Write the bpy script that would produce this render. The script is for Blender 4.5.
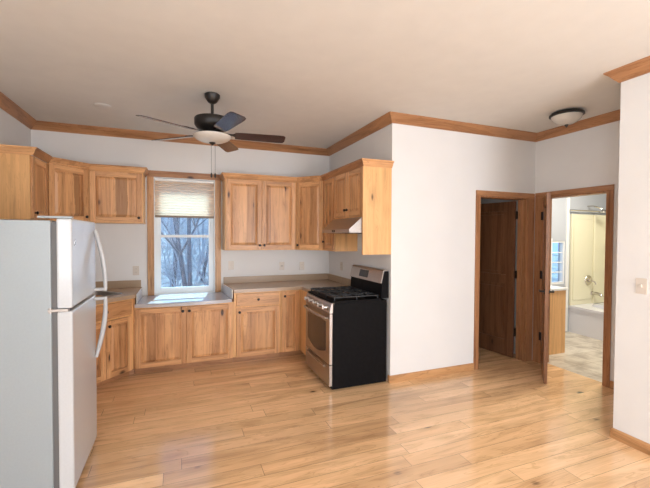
import bpy, bmesh, math, random
from mathutils import Vector, Matrix
random.seed(7)
for o in list(bpy.data.objects): bpy.data.objects.remove(o, do_unlink=True)
sc = bpy.context.scene
COL = sc.collection
PI = math.pi

# ------------------------------------------------------------------ camera
cam_d = bpy.data.cameras.new('camera'); cam = bpy.data.objects.new('camera', cam_d); COL.objects.link(cam)
rt = Vector((0.93110769, -0.36470853, 0.00511382)); up = Vector((0.00366701, 0.02337969, 0.99971993)); fw = Vector((0.36472595, 0.93082817, -0.0231064))
cam.matrix_world = Matrix.Translation((-2.0825, -5.1536, 1.5692)) @ Matrix((rt, up, -fw)).transposed().to_4x4()
cam_d.sensor_width = 36; cam_d.lens = 370.64 * 36 / 650; cam_d.clip_start = .05; cam_d.clip_end = 200
sc.camera = cam
# ------------------------------------------------------------------ view, sky, sun, daylight
sc.view_settings.view_transform = 'Standard'; sc.view_settings.look = 'None'
sc.view_settings.gamma = 1; sc.view_settings.use_curve_mapping = False; sc.view_settings.exposure = -0.08
W = bpy.data.worlds.new('sky'); sc.world = W; W.use_nodes = True
bg = W.node_tree.nodes['Background']; bg.inputs[0].default_value = (.27, .51, 1, 1); bg.inputs[1].default_value = 2.0

def light(name, kind, loc, energy, color=(1, 1, 1), size=(1, 1), direction=(0, 0, -1), **kw):
    d = bpy.data.lights.new(name, kind); d.energy = energy; d.color = color
    if kind == 'AREA': d.shape = 'RECTANGLE'; d.size, d.size_y = size
    for k, v in kw.items(): setattr(d, k, v)
    o = bpy.data.objects.new(name, d); COL.objects.link(o); o.location = loc
    o.rotation_euler = Vector(direction).to_track_quat('-Z', 'Y').to_euler(); return o
light('sun', 'SUN', (0, 8, 9), 14.0, (.50, .82, 1), direction=(-.09, -.55, -.82), angle=.01)
light('daylight_rear_glass_door', 'AREA', (.08, -7.62, 1.25), 158, (.97, .98, 1), (1.7, 2.1), (-.05, 1, .05))
light('daylight_side_window', 'AREA', (-3.68, -6.5, 1.5), 110, (.90, .96, 1), (1.6, 1.25), (1, 0, .10))

# ------------------------------------------------------------------ materials
def new_mat(name):
    m = bpy.data.materials.new(name); m.use_nodes = True
    nt = m.node_tree; return m, nt, nt.nodes['Principled BSDF']
def plain(name, col, rough=.5, metal=0, noise=0, scale=40, bump=0, spec=None, trans=0, coat=0):
    m, nt, b = new_mat(name); b.inputs['Base Color'].default_value = (*col, 1)
    b.inputs['Roughness'].default_value = rough; b.inputs['Metallic'].default_value = metal
    if spec is not None: b.inputs['Specular IOR Level'].default_value = spec
    if coat: b.inputs['Coat Weight'].default_value = coat
    n = nt.nodes.new('ShaderNodeTexNoise'); tc = nt.nodes.new('ShaderNodeTexCoord')
    nt.links.new(tc.outputs['Object'], n.inputs['Vector']); n.inputs['Scale'].default_value = scale; n.inputs['Detail'].default_value = 3
    if noise:
        r = nt.nodes.new('ShaderNodeValToRGB'); nt.links.new(n.outputs[0], r.inputs[0])
        r.color_ramp.elements[0].position = .3; r.color_ramp.elements[1].position = .7
        r.color_ramp.elements[0].color = (*[c * (1 - noise) for c in col], 1); r.color_ramp.elements[1].color = (*[min(1, c * (1 + noise)) for c in col], 1)
        nt.links.new(r.outputs[0], b.inputs['Base Color'])
    if bump:
        bp = nt.nodes.new('ShaderNodeBump'); bp.inputs['Strength'].default_value = bump; bp.inputs['Distance'].default_value = .003
        nt.links.new(n.outputs[0], bp.inputs['Height']); nt.links.new(bp.outputs[0], b.inputs['Normal'])
    return m
class NG:
    def __init__(s, nt): s.nt = nt
    def n(s, t, **kw):
        x = s.nt.nodes.new(t)
        for k, v in kw.items(): setattr(x, k, v)
        return x
    def l(s, a, b): s.nt.links.new(a, b)
    def val(s, a, sock):
        if isinstance(a, (int, float)): sock.default_value = a
        else: s.l(a, sock)
    def m(s, op, a, b=0.0):
        x = s.n('ShaderNodeMath', operation=op); s.val(a, x.inputs[0]); s.val(b, x.inputs[1]); return x.outputs[0]
    def comb(s, x, y, z):
        c = s.n('ShaderNodeCombineXYZ'); s.val(x, c.inputs[0]); s.val(y, c.inputs[1]); s.val(z, c.inputs[2]); return c.outputs[0]
    def white(s, v):
        w = s.n('ShaderNodeTexWhiteNoise'); w.noise_dimensions = '3D'; s.l(v, w.inputs['Vector']); return w.outputs['Value']
    def noise(s, v, scale, detail=4, rough=.55, dist=0):
        w = s.n('ShaderNodeTexNoise'); s.l(v, w.inputs['Vector']); w.inputs['Scale'].default_value = scale
        w.inputs['Detail'].default_value = detail; w.inputs['Roughness'].default_value = rough; w.inputs['Distortion'].default_value = dist; return w.outputs[0]
    def ramp(s, f, stops):
        r = s.n('ShaderNodeValToRGB'); s.l(f, r.inputs[0]); e = r.color_ramp.elements
        while len(e) < len(stops): e.new(.5)
        for i, (p, c) in enumerate(stops): e[i].position = p; e[i].color = (*c, 1)
        return r.outputs[0]
    def mix(s, f, a, b, mode='MIX'):
        x = s.n('ShaderNodeMix', data_type='RGBA', blend_type=mode); s.val(f, x.inputs[0])
        for c, k in ((a, 6), (b, 7)):
            if isinstance(c, tuple): x.inputs[k].default_value = (*c, 1)
            else: s.l(c, x.inputs[k])
        return x.outputs[2]

def wood(name, grain='z', light=(.56, .30, .125), dark=(.33, .15, .055), board=.085, boardvar=.5, knots=.5, rough=.38, length=9.0, seam=False, gloss=.5, streak=None, con=1.0):
    """Procedural knotty wood. grain = axis along which the fibres run in object space."""
    m, nt, b = new_mat(name); g = NG(nt)
    tc = g.n('ShaderNodeTexCoord'); oi = g.n('ShaderNodeObjectInfo'); sp = g.n('ShaderNodeSeparateXYZ'); g.l(tc.outputs['Object'], sp.inputs[0])
    X, Y, Z = sp.outputs; rnd = g.m('MULTIPLY', oi.outputs['Random'], 37.0)
    if grain == 'z': L, A, B = Z, g.m('ADD', X, Y), g.m('SUBTRACT', X, Y)
    elif grain == 'x': L, A, B = X, Z, Y
    elif grain == 'xfloor': L, A, B = X, Y, Z
    else: L, A, B = Y, Z, X
    A2 = g.m('ADD', g.m('DIVIDE', A, board), rnd)
    row = g.m('FLOOR', A2)
    off = g.white(g.comb(row, 3.3, 1.7))
    if length < 5:
        L2 = g.m('ADD', g.m('DIVIDE', L, length), g.m('MULTIPLY', off, 7.0)); colm = g.m('FLOOR', L2)
    else: L2 = None; colm = g.m('MULTIPLY', rnd, 1.0)
    h = g.white(g.comb(row, colm, 5.1)); h2 = g.white(g.comb(row, colm, 9.7))
    shift = g.m('MULTIPLY', h, 20.0)
    v = g.comb(g.m('ADD', g.m('MULTIPLY', A, 9.0), shift), g.m('ADD', g.m('MULTIPLY', B, 9.0), rnd), g.m('ADD', g.m('MULTIPLY', L, .9), shift))
    n1 = g.noise(v, 1.1, 4, .55, .9)
    v2 = g.comb(g.m('MULTIPLY', A, 110.0), g.m('MULTIPLY', B, 30.0), g.m('ADD', g.m('MULTIPLY', L, 3.5), shift))
    n2 = g.noise(v2, 1.0, 3, .6)
    wave = g.m('FRACT', g.m('MULTIPLY', n1, 7.0))
    c0 = g.mix(g.m('MULTIPLY', h, boardvar), light, dark)
    mid = tuple(.5 * (a + c) for a, c in zip(light, dark))
    c1 = g.mix(g.m('MULTIPLY', g.m('GREATER_THAN', h2, .82), boardvar * .75), c0, tuple(c * .72 for c in dark))      # heartwood boards
    tone = g.ramp(g.m('ADD', g.m('MULTIPLY', n1, .75), g.m('MULTIPLY', n2, .25)), [(.32, (.50, .42, .36)), (.46, (.88, .85, .82)), (.56, (1.02, 1.02, 1.02)), (.72, (1.22, 1.24, 1.26))])
    c2 = g.mix(con, c1, tone, 'MULTIPLY')
    c2 = g.mix(con, c2, g.ramp(wave, [(0, (.74, .67, .60)), (.22, (1, 1, 1)), (1, (1, 1, 1))]), 'MULTIPLY')
    if streak:
        for c_, w_ in streak:
            dd = g.m('ABSOLUTE', g.m('SUBTRACT', g.m('ADD', A, g.m('MULTIPLY', g.m('SUBTRACT', n1, .5), .10)), c_))
            c2 = g.mix(g.m('MULTIPLY', g.m('LESS_THAN', dd, w_), .62), c2, (.20, .085, .03))
    # knots
    vk = g.comb(g.m('ADD', g.m('MULTIPLY', A, 4.2), rnd), g.m('MULTIPLY', B, 4.2), g.m('ADD', g.m('MULTIPLY', L, 2.4), shift))
    vo = g.n('ShaderNodeTexVoronoi'); g.l(vk, vo.inputs['Vector']); vo.inputs['Scale'].default_value = 1.0
    keep = g.m('LESS_THAN', g.white(vo.outputs['Position']), knots)
    wob = g.m('ADD', vo.outputs['Distance'], g.m('MULTIPLY', g.m('SUBTRACT', n2, .5), .10))
    core = g.ramp(wob, [(.06, (1, 1, 1)), (.12, (0, 0, 0))]); halo = g.ramp(wob, [(.10, (1, 1, 1)), (.34, (0, 0, 0))])
    kc = g.n('ShaderNodeRGBToBW'); g.l(core, kc.inputs[0]); kh = g.n('ShaderNodeRGBToBW'); g.l(halo, kh.inputs[0])
    c2 = g.mix(g.m('MULTIPLY', g.m('MULTIPLY', kh.outputs[0], keep), .45), c2, tuple(c * .7 for c in dark))
    c2 = g.mix(g.m('MULTIPLY', g.m('MULTIPLY', kc.outputs[0], keep), .95), c2, (.045, .018, .01))
    if seam:
        fa = g.m('FRACT', A2); e = g.m('MAXIMUM', g.m('LESS_THAN', fa, .022), 0.0)
        if L2 is not None:
            e = g.m('MAXIMUM', e, g.m('LESS_THAN', g.m('FRACT', L2), .0022))
        c2 = g.mix(g.m('MULTIPLY', e, .62), c2, (.10, .045, .02))
    g.l(c2, b.inputs['Base Color']); b.inputs['Roughness'].default_value = rough; b.inputs['Specular IOR Level'].default_value = gloss
    rr = g.m('ADD', g.m('MULTIPLY', n2, .12), rough - .06); g.l(rr, b.inputs['Roughness'])
    bp = g.n('ShaderNodeBump'); bp.inputs['Strength'].default_value = .10; bp.inputs['Distance'].default_value = .002
    g.l(n2, bp.inputs['Height']); g.l(bp.outputs[0], b.inputs['Normal'])
    return m
CL, CD = (.76, .42, .195), (.48, .215, .085)
M = {}
M['cab_v'] = wood('cabinet_wood_upright', 'z', CL, CD, knots=.6)
M['cab_h'] = wood('cabinet_wood_level', 'x', CL, CD, board=.2, boardvar=.35, knots=.25)
M['cab_panel'] = wood('cabinet_panel_wood', 'z', CL, CD, board=.095, boardvar=.6, knots=.85, con=.9)
M['cab_streak'] = wood('streaked_panel_wood', 'z', CL, CD, board=.095, boardvar=.5, knots=.9, streak=[(.315, .055)])
M['cab_streak_thin'] = wood('thin_streaked_panel_wood', 'z', CL, CD, board=.095, boardvar=.5, knots=.9, streak=[(.285, .028)])
M['cab_side'] = wood('cabinet_side_wood', 'z', (.82, .47, .20), (.70, .38, .15), board=.3, boardvar=.25, knots=.1, con=.5)
M['trim_x'] = wood('trim_wood_x', 'x', (.47, .235, .11), (.36, .165, .07), board=.3, boardvar=.3, knots=.12)
M['trim_y'] = wood('trim_wood_y', 'y', (.47, .235, .11), (.36, .165, .07), board=.3, boardvar=.3, knots=.12)
M['trim_z'] = wood('trim_wood_z', 'z', (.44, .215, .10), (.34, .155, .065), board=.3, boardvar=.3, knots=.12)
M['base_x'] = wood('baseboard_wood_x', 'x', (.62, .34, .15), (.46, .23, .10), board=.3, boardvar=.3, knots=.12)
M['base_y'] = wood('baseboard_wood_y', 'y', (.62, .34, .15), (.46, .23, .10), board=.3, boardvar=.3, knots=.12)
M['closet_door_shaded'] = wood('shaded_closet_door_wood', 'z', (.20, .09, .042), (.14, .06, .028), board=.14, boardvar=.35, knots=.1)  # door wood darkened: shade of the unlit closet is put into the colour
M['door'] = wood('door_wood', 'z', (.42, .205, .10), (.32, .145, .06), board=.14, boardvar=.35, knots=.1)
M['floor'] = wood('hickory_floor', 'xfloor', (1.0, .67, .38), (.70, .40, .19), board=.13, boardvar=.42, knots=.6, rough=.15, length=1.7, con=.7, seam=True, gloss=1.0)
M['wall'] = plain('wall_paint', (.77, .755, .735), .85, noise=.015, scale=3, bump=.05)
M['ceil'] = plain('ceiling_paint', (.72, .685, .635), .9, noise=.02, scale=6, bump=.15)
M['white'] = plain('white_vinyl', (.82, .82, .80), .4)
M['plate'] = plain('cream_plastic', (.68, .61, .53), .4)
M['rail'] = plain('brown_shade_rail', (.26, .19, .13), .5)
M['plate_dark'] = plain('slot_shadow_plastic', (.25, .22, .2), .5)
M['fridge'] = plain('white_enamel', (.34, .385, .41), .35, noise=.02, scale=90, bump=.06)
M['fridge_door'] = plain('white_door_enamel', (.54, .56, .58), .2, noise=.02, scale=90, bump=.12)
M['gasket'] = plain('grey_gasket', (.13, .13, .13), .6)
M['steel'] = plain('stainless_steel', (.44, .40, .37), .32, 1, noise=.06, scale=60)
M['steel_dark'] = plain('sink_steel', (.35, .34, .33), .3, 1)
M['chrome'] = plain('brushed_nickel', (.62, .58, .52), .2, 1)
M['black'] = plain('black_enamel', (.005, .0045, .005), .55, noise=.3, scale=30, spec=.1)
M['iron'] = plain('cast_iron', (.014, .014, .015), .5)
M['glass_black'] = plain('black_glass', (.02, .016, .016), .07)
M['oven_glass'] = plain('brown_oven_glass', (.025, .015, .012), .2)
M['bronze'] = plain('oil_rubbed_bronze', (.012, .010, .009), .42)
M['blade'] = plain('dark_walnut_blade', (.04, .012, .009), .16, noise=.25, scale=25)
M['lampglass'] = plain('alabaster_glass', (.62, .58, .52), .25, noise=.06, scale=12)
M['counter'] = plain('tan_laminate', (.47, .335, .225), .22, noise=.07, scale=220)
M['splash'] = plain('tan_laminate_backsplash', (.40, .285, .185), .35, noise=.07, scale=220)
M['low'] = plain('glare_paled_laminate', (.56, .54, .55), .15, noise=.05, scale=220)  # laminate made paler: window glare on the low counter is put into the colour
M['casing'] = wood('window_casing_wood', 'z', (.60, .33, .155), (.46, .23, .10), board=.3, boardvar=.3, knots=.12)
M['edge'] = plain('pale_laminate_edge', (.72, .68, .63), .3)
M['surround'] = plain('bone_acrylic', (.78, .74, .55), .22)
M['tub'] = plain('white_tub_acrylic', (.76, .76, .80), .2)
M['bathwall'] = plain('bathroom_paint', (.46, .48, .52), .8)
M['bark'] = plain('grey_bark', (.15, .15, .17), .95, noise=.3, scale=9)
M['twig'] = plain('pale_twig', (.42, .43, .46), .95, noise=.3, scale=9)
M['ground'] = plain('leafy_snow_ground', (.20, .20, .21), .95, noise=.5, scale=1.6)
M['ring'] = plain('ceiling_cover_plastic', (.70, .66, .61), .6)

def tile_mat():
    m, nt, b = new_mat('stone_vinyl_floor'); g = NG(nt); tc = g.n('ShaderNodeTexCoord')
    n = g.noise(tc.outputs['Object'], 5, 5, .6, .6)
    c = g.ramp(n, [(.35, (.42, .36, .29)), (.52, (.62, .56, .47)), (.7, (.72, .66, .56))])
    br = g.n('ShaderNodeTexBrick'); g.l(tc.outputs['Object'], br.inputs['Vector']); br.offset = 0; br.inputs['Scale'].default_value = 1
    br.inputs['Brick Width'].default_value = .3; br.inputs['Row Height'].default_value = .3; br.inputs['Mortar Size'].default_value = .006
    br.inputs['Color1'].default_value = (1, 1, 1, 1); br.inputs['Color2'].default_value = (.93, .92, .9, 1); br.inputs['Mortar'].default_value = (.7, .66, .6, 1)
    g.l(g.mix(1.0, c, br.outputs[0], 'MULTIPLY'), b.inputs['Base Color']); b.inputs['Roughness'].default_value = .4; return m
M['tile'] = tile_mat()
def glass_mat():
    m, nt, b = new_mat('window_glass'); g = NG(nt); nt.nodes.remove(b); out = nt.nodes['Material Output']
    t = g.n('ShaderNodeBsdfTransparent'); t.inputs[0].default_value = (.95, .97, .98, 1); gl = g.n('ShaderNodeBsdfGlossy'); gl.inputs['Roughness'].default_value = .02
    x = g.n('ShaderNodeMixShader'); x.inputs[0].default_value = .05; g.l(t.outputs[0], x.inputs[1]); g.l(gl.outputs[0], x.inputs[2]); g.l(x.outputs[0], out.inputs[0]); return m
M['glass'] = glass_mat()
def shade_mat():
    m, nt, b = new_mat('cellular_shade_fabric'); g = NG(nt); nt.nodes.remove(b); out = nt.nodes['Material Output']
    d = g.n('ShaderNodeBsdfDiffuse'); d.inputs[0].default_value = (.86, .85, .80, 1); t = g.n('ShaderNodeBsdfTranslucent'); t.inputs[0].default_value = (1, .83, .68, 1)
    x = g.n('ShaderNodeMixShader'); x.inputs[0].default_value = .82; g.l(d.outputs[0], x.inputs[1]); g.l(t.outputs[0], x.inputs[2]); g.l(x.outputs[0], out.inputs[0]); return m
M['shade'] = shade_mat()

# ------------------------------------------------------------------ helpers
def link(name, bm, mats, parent=None, smooth=False, kind=None):
    bmesh.ops.recalc_face_normals(bm, faces=bm.faces)
    me = bpy.data.meshes.new(name); bm.to_mesh(me); bm.free()
    if not isinstance(mats, (list, tuple)): mats = [mats]
    for k in mats: me.materials.append(M[k])
    if smooth:
        for p in me.polygons: p.use_smooth = True
        try: me.set_sharp_from_angle(angle=math.radians(38))
        except Exception: pass
    o = bpy.data.objects.new(name, me); COL.objects.link(o)
    if parent: o.parent = parent
    if kind: o['kind'] = kind
    return o
def thing(name, label, cat, loc=(0, 0, 0), rot=0, group=None, kind=None):
    o = bpy.data.objects.new(name, None); COL.objects.link(o); o.location = loc; o.rotation_euler = (0, 0, rot); o.empty_display_size = .1
    tag(o, label, cat, group)
    if kind: o['kind'] = kind
    return o
def tag(o, label, cat=None, group=None):
    if label: o['label'] = label
    if cat: o['category'] = cat
    if group: o['group'] = group
    return o
def box(bm, x0, x1, y0, y1, z0, z1, bev=0, mi=0):
    r = bmesh.ops.create_cube(bm, size=1); vs = r['verts']
    for v in vs: v.co = Vector(((x0 + x1) / 2 + v.co.x * (x1 - x0), (y0 + y1) / 2 + v.co.y * (y1 - y0), (z0 + z1) / 2 + v.co.z * (z1 - z0)))
    fs = {f for v in vs for f in v.link_faces}
    for f in fs: f.material_index = mi
    if bev:
        es = {e for v in vs for e in v.link_edges}
        rr = bmesh.ops.bevel(bm, geom=list(es), offset=bev, segments=2, affect='EDGES', profile=.6)
        for f in rr['faces']: f.material_index = mi
def B(*a, **k):
    bm = bmesh.new(); box(bm, *a, **k); return bm
def prism(bm, pts, z0, z1, holes=(), mi=0):
    """extrude polygon (with holes) between z0 and z1"""
    edges = []; 
    for loop in [pts] + list(holes):
        vs = [bm.verts.new((p[0], p[1], z0)) for p in loop]
        edges += [bm.edges.new((vs[i], vs[(i + 1) % len(vs)])) for i in range(len(vs))]
    if holes: r = bmesh.ops.triangle_fill(bm, edges=edges, use_beauty=True, use_dissolve=False); fs = [g for g in r['geom'] if isinstance(g, bmesh.types.BMFace)]
    else: fs = [bm.faces.new([e.verts[0] for e in edges])]
    for f in fs: f.material_index = mi
    ex = bmesh.ops.extrude_face_region(bm, geom=fs)
    for g in ex['geom']:
        if isinstance(g, bmesh.types.BMVert): g.co.z = z1
        elif isinstance(g, bmesh.types.BMFace): g.material_index = mi
def profile_x(bm, pts, x0, x1):
    """extrude a (y,z) profile along x"""
    a = [bm.verts.new((x0, p[0], p[1])) for p in pts]; b = [bm.verts.new((x1, p[0], p[1])) for p in pts]; n = len(pts)
    bm.faces.new(a); bm.faces.new(b[::-1])
    for i in range(n): bm.faces.new((a[i], a[(i + 1) % n], b[(i + 1) % n], b[i]))
def lathe(bm, prof, c=(0, 0, 0), axis='z', seg=24, sx=1, sy=1):
    rings = []
    for r, h in prof:
        ring = []
        for i in range(seg):
            a = 2 * PI * i / seg; u, v = r * math.cos(a) * sx, r * math.sin(a) * sy
            p = {'z': (u, v, h), 'y': (u, h, v), 'x': (h, u, v)}[axis]
            ring.append(bm.verts.new(Vector(p) + Vector(c)))
        rings.append(ring)
    for a, b in zip(rings, rings[1:]):
        for i in range(seg): bm.faces.new((a[i], a[(i + 1) % seg], b[(i + 1) % seg], b[i]))
    bm.faces.new(rings[0]); bm.faces.new(rings[-1][::-1])
def tube(bm, pts, rad, seg=8):
    pts = [Vector(p) for p in pts]; n = len(pts)
    if not isinstance(rad, (list, tuple)): rad = [rad] * n
    rings = []
    ref = Vector((0, 0, 1))
    for i, p in enumerate(pts):
        d = (pts[min(i + 1, n - 1)] - pts[max(i - 1, 0)]).normalized()
        if abs(d.dot(ref)) > .95: ref = Vector((1, 0, 0))
        a = d.cross(ref).normalized(); b = d.cross(a).normalized()
        rings.append([bm.verts.new(p + (a * math.cos(2 * PI * k / seg) + b * math.sin(2 * PI * k / seg)) * rad[i]) for k in range(seg)])
    for a, b in zip(rings, rings[1:]):
        for k in range(seg): bm.faces.new((a[k], a[(k + 1) % seg], b[(k + 1) % seg], b[k]))
    bm.faces.new(rings[0]); bm.faces.new(rings[-1][::-1])
def arc(p0, p1, bulge, n=14):
    p0, p1, bulge = Vector(p0), Vector(p1), Vector(bulge)
    return [p0.lerp(p1, i / n) + bulge * (1 - (2 * i / n - 1) ** 2) for i in range(n + 1)]
def sweep(path, prof, seg):
    """mitred moulding: segment seg of path (room on the right-hand side); prof = (out, z)"""
    P = [Vector(p).to_2d() for p in path]
    def nrm(i): d = (P[i + 1] - P[i]).normalized(); return Vector((d.y, -d.x))
    def mit(i):
        if i == 0: return nrm(0)
        if i == len(P) - 1: return nrm(i - 1)
        a, b = nrm(i - 1), nrm(i); s = a + b
        return s / max(.2, s.dot(a))
    bm = bmesh.new(); ends = []
    for i in (seg, seg + 1):
        m_ = mit(i); ends.append([bm.verts.new((P[i].x + m_.x * o, P[i].y + m_.y * o, z)) for o, z in prof])
    a, b = ends; n = len(prof); bm.faces.new(a); bm.faces.new(b[::-1])
    for i in range(n): bm.faces.new((a[i], a[(i + 1) % n], b[(i + 1) % n], b[i]))
    return bm

# ------------------------------------------------------------------ room shell
H = 2.84; XL = -3.65; XB = 2.08; YE = -1.76; XR = 1.067; YR = -3.31; YB = -7.6; T = .14
struct = lambda name, bm, mat: link(name, bm, mat, kind='structure')
struct('floor', B(XL - T, XB + .07, YB - T, T, -.12, 0), 'floor')
struct('ceiling', B(XL - T, 5.1, YB - T, T, H, H + .12), 'ceil')
# back wall with window hole
WX0, WX1, WZ0, WZ1 = -2.385, -1.645, .80, 2.295
def wall_hole(x0, x1, y0, y1, z1, hx0, hx1, hz0, hz1, along='x', z0=0):
    """wall with one rectangular opening, as a single closed solid with no inner seams"""
    bm = bmesh.new(); full = []
    P = (lambda u, z, d: (u, (y0, y1)[d], z)) if along == 'x' else (lambda u, z, d: ((x0, x1)[d], u, z))
    a, b = (x0, x1) if along == 'x' else (y0, y1)
    if hz0 <= z0: outer = [(a, z0), (hx0, z0), (hx0, hz1), (hx1, hz1), (hx1, z0), (b, z0), (b, z1), (a, z1)]; holes = []
    else: outer = [(a, z0), (b, z0), (b, z1), (a, z1)]; holes = [[(hx0, hz0), (hx1, hz0), (hx1, hz1), (hx0, hz1)]]
    es = []
    for loop in [outer] + holes:
        vs = [bm.verts.new(P(u, z, 0)) for u, z in loop]
        es += [bm.edges.new((vs[i], vs[(i + 1) % len(vs)])) for i in range(len(vs))]
    r = bmesh.ops.triangle_fill(bm, edges=es, use_beauty=True)
    fs = [g for g in r['geom'] if isinstance(g, bmesh.types.BMFace)]
    ex = bmesh.ops.extrude_face_region(bm, geom=fs)
    for g in ex['geom']:
        if isinstance(g, bmesh.types.BMVert):
            if along == 'x': g.co.y = y1
            else: g.co.x = x1
    return bm
struct('wall_back', wall_hole(XL, .12, 0, T, H, WX0, WX1, WZ0, WZ1), 'wall')
struct('wall_left', wall_hole(XL - T, XL, YB, T, H, -7.4, -5.6, .85, 2.2, 'y'), 'wall')
struct('wall_rear', wall_hole(XL, XR, YB - T, YB, H, -.8, .96, 0, 2.3), 'wall')
struct('wall_stove', B(0, .12, YE + .12, 0, 0, H), 'wall')
struct('wall_closet', wall_hole(0, XB, YE, YE + .12, H, 1.19, 1.95, 0, 2.045), 'wall')
struct('wall_bathroom', wall_hole(XB, XB + .12, YR, T - .0, H, -2.62, -1.885, 0, 2.05, 'y'), 'wall')
struct('wall_right', B(XR, XR + .12, YB, YR - .12, 0, H), 'wall')
struct('wall_passage', B(XR, XB + .12, YR - .12, YR, 0, H), 'wall')
struct('wall_closet_back', B(.12, XB, -.02, .12, 0, H), 'wall')
# bathroom box
struct('floor_bathroom', B(XB + .07, 5.1, YR - .1, -.8, -.1, 0), 'tile')
struct('wall_bathroom_far', wall_hole(XB + .12, 5.1, -.95, -.83, H, 3.46, 3.78, .80, 1.50), 'bathwall')
struct('wall_bathroom_right', B(4.98, 5.1, YR, -.95, 0, H), 'bathwall')
struct('wall_bathroom_near', B(XB + .12, 5.1, YR - .12, YR, 0, H), 'bathwall')

struct('added_sun_blocker', B(XB + .2, 5.3, T + .001, .62, H, H + .12), 'trim_x')  # unseen slab, added to keep the sun out of the bathroom window
# crown moulding of the room
room = [(XL, YB), (XL, 0), (0, 0), (0, YE), (XB, YE), (XB, YR), (XR, YR), (XR, YB)]
cz = H
CP = [(0, cz - .088), (.012, cz - .088), (.018, cz - .078), (.03, cz - .066), (.052, cz - .036), (.066, cz - .022), (.074, cz - .014), (.08, cz - .01), (.08, cz), (0, cz)]
for i in range(7): struct('trim_%d' % (i + 1), sweep(room, CP, i), 'trim_x' if i % 2 else 'trim_y')
# baseboards
BP = [(0, 0), (.014, 0), (.014, .066), (.008, .078), (0, .078)]
bpath = [(0, YE + .03), (0, YE), (1.13, YE)]
struct('baseboard_stove', sweep(bpath, BP, 0), 'base_y'); struct('baseboard_closet', sweep(bpath, BP, 1), 'base_x')
rp = [(XB, -2.685), (XB, YR), (XR, YR), (XR, YB)]
struct('baseboard_bathroom', sweep(rp, BP, 0), 'base_y'); struct('baseboard_passage', sweep(rp, BP, 1), 'base_x'); struct('baseboard_right', sweep(rp, BP, 2), 'base_y')
lp = [(XL, YB), (XL, -2.7)]
struct('baseboard_left', sweep(lp, BP, 0), 'base_y')

# ------------------------------------------------------------------ kitchen window
win = thing('window_1', 'double hung white window with wooden casing above the low counter', None, (-2.015, 0, WZ0), kind='structure')
hw = .37; ht = WZ1 - WZ0
c = bmesh.new()
for s in (-1, 1): box(c, min(s * hw, s * (hw + .075)), max(s * hw, s * (hw + .075)), -.02, 0, 0.002, ht, .002)
link('casing', c, 'casing', win)
c = B(-hw - .075, hw + .075, -.022, 0, ht + .0005, ht + .078, bev=.002); link('head_casing', c, 'trim_x', win)
c = bmesh.new()
for s in (-1, 1): box(c, min(s * hw, s * (hw - .008)), max(s * hw, s * (hw - .008)), -.019, .06, 0.002, ht - .008)
box(c, -hw, hw, -.019, .06, ht - .008, ht); tag(link('jamb', c, 'white', win), 'pale reveal')
fr = bmesh.new(); jw = hw - .008; y0, y1 = .05, .12
for s in (-1, 1): box(fr, min(s * jw, s * (jw - .035)), max(s * jw, s * (jw - .035)), y0, y1, .002, ht - .018)
box(fr, -jw + .035, jw - .035, y0, y1, ht - .055, ht - .018); box(fr, -jw + .035, jw - .035, y0, y1, .002, .05, .003); box(fr, -jw, jw, 0.001, y0, .0005, .006); link('window_frame', fr, 'white', win)
def sash(z0, z1, y, nm):
    s_ = bmesh.new(); w = jw - .035; t = .032
    for s in (-1, 1): box(s_, min(s * w, s * (w - t)), max(s * w, s * (w - t)), y, y + .03, z0, z1)
    box(s_, -w + t, w - t, y, y + .03, z0, z0 + t); box(s_, -w + t, w - t, y, y + .03, z1 - t, z1)
    o = link(nm, s_, 'white', win); link('pane', B(-w + t, w - t, y + .012, y + .016, z0 + t, z1 - t), 'glass', o); return o
sash(.05, .765, .055, 'lower_sash'); sash(.735, ht - .055, .088, 'upper_sash')
# cellular shade
bl = thing('cellular_shade', 'pleated white shade lowered over the upper sash of the window', 'window shade', (-2.015, .015, 1.79))
bm = bmesh.new(); zz = 0.025; zt = WZ1 - 1.79 - .042; nP = 26; prof = []
for i in range(nP + 1):
    z = zz + (zt - zz) * i / nP; prof.append((-.008 if i % 2 else .002, z))
for sgn, off in ((1, 0), (-1, .026)):
    rows = [[bm.verts.new((x, sgn * p[0] + off, p[1])) for x in (-.358, .358)] for p in prof]
    for a, b in zip(rows, rows[1:]): bm.faces.new((a[0], a[1], b[1], b[0]))
link('pleated_fabric', bm, 'shade', bl)
link('headrail', B(-.36, .36, -.012, .034, zt, zt + .03, bev=.003), 'white', bl)
tag(link('bottom_rail', B(-.36, .36, -.008, .032, 0, .026, bev=.004), 'rail', bl), 'brown bottom rail')

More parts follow.
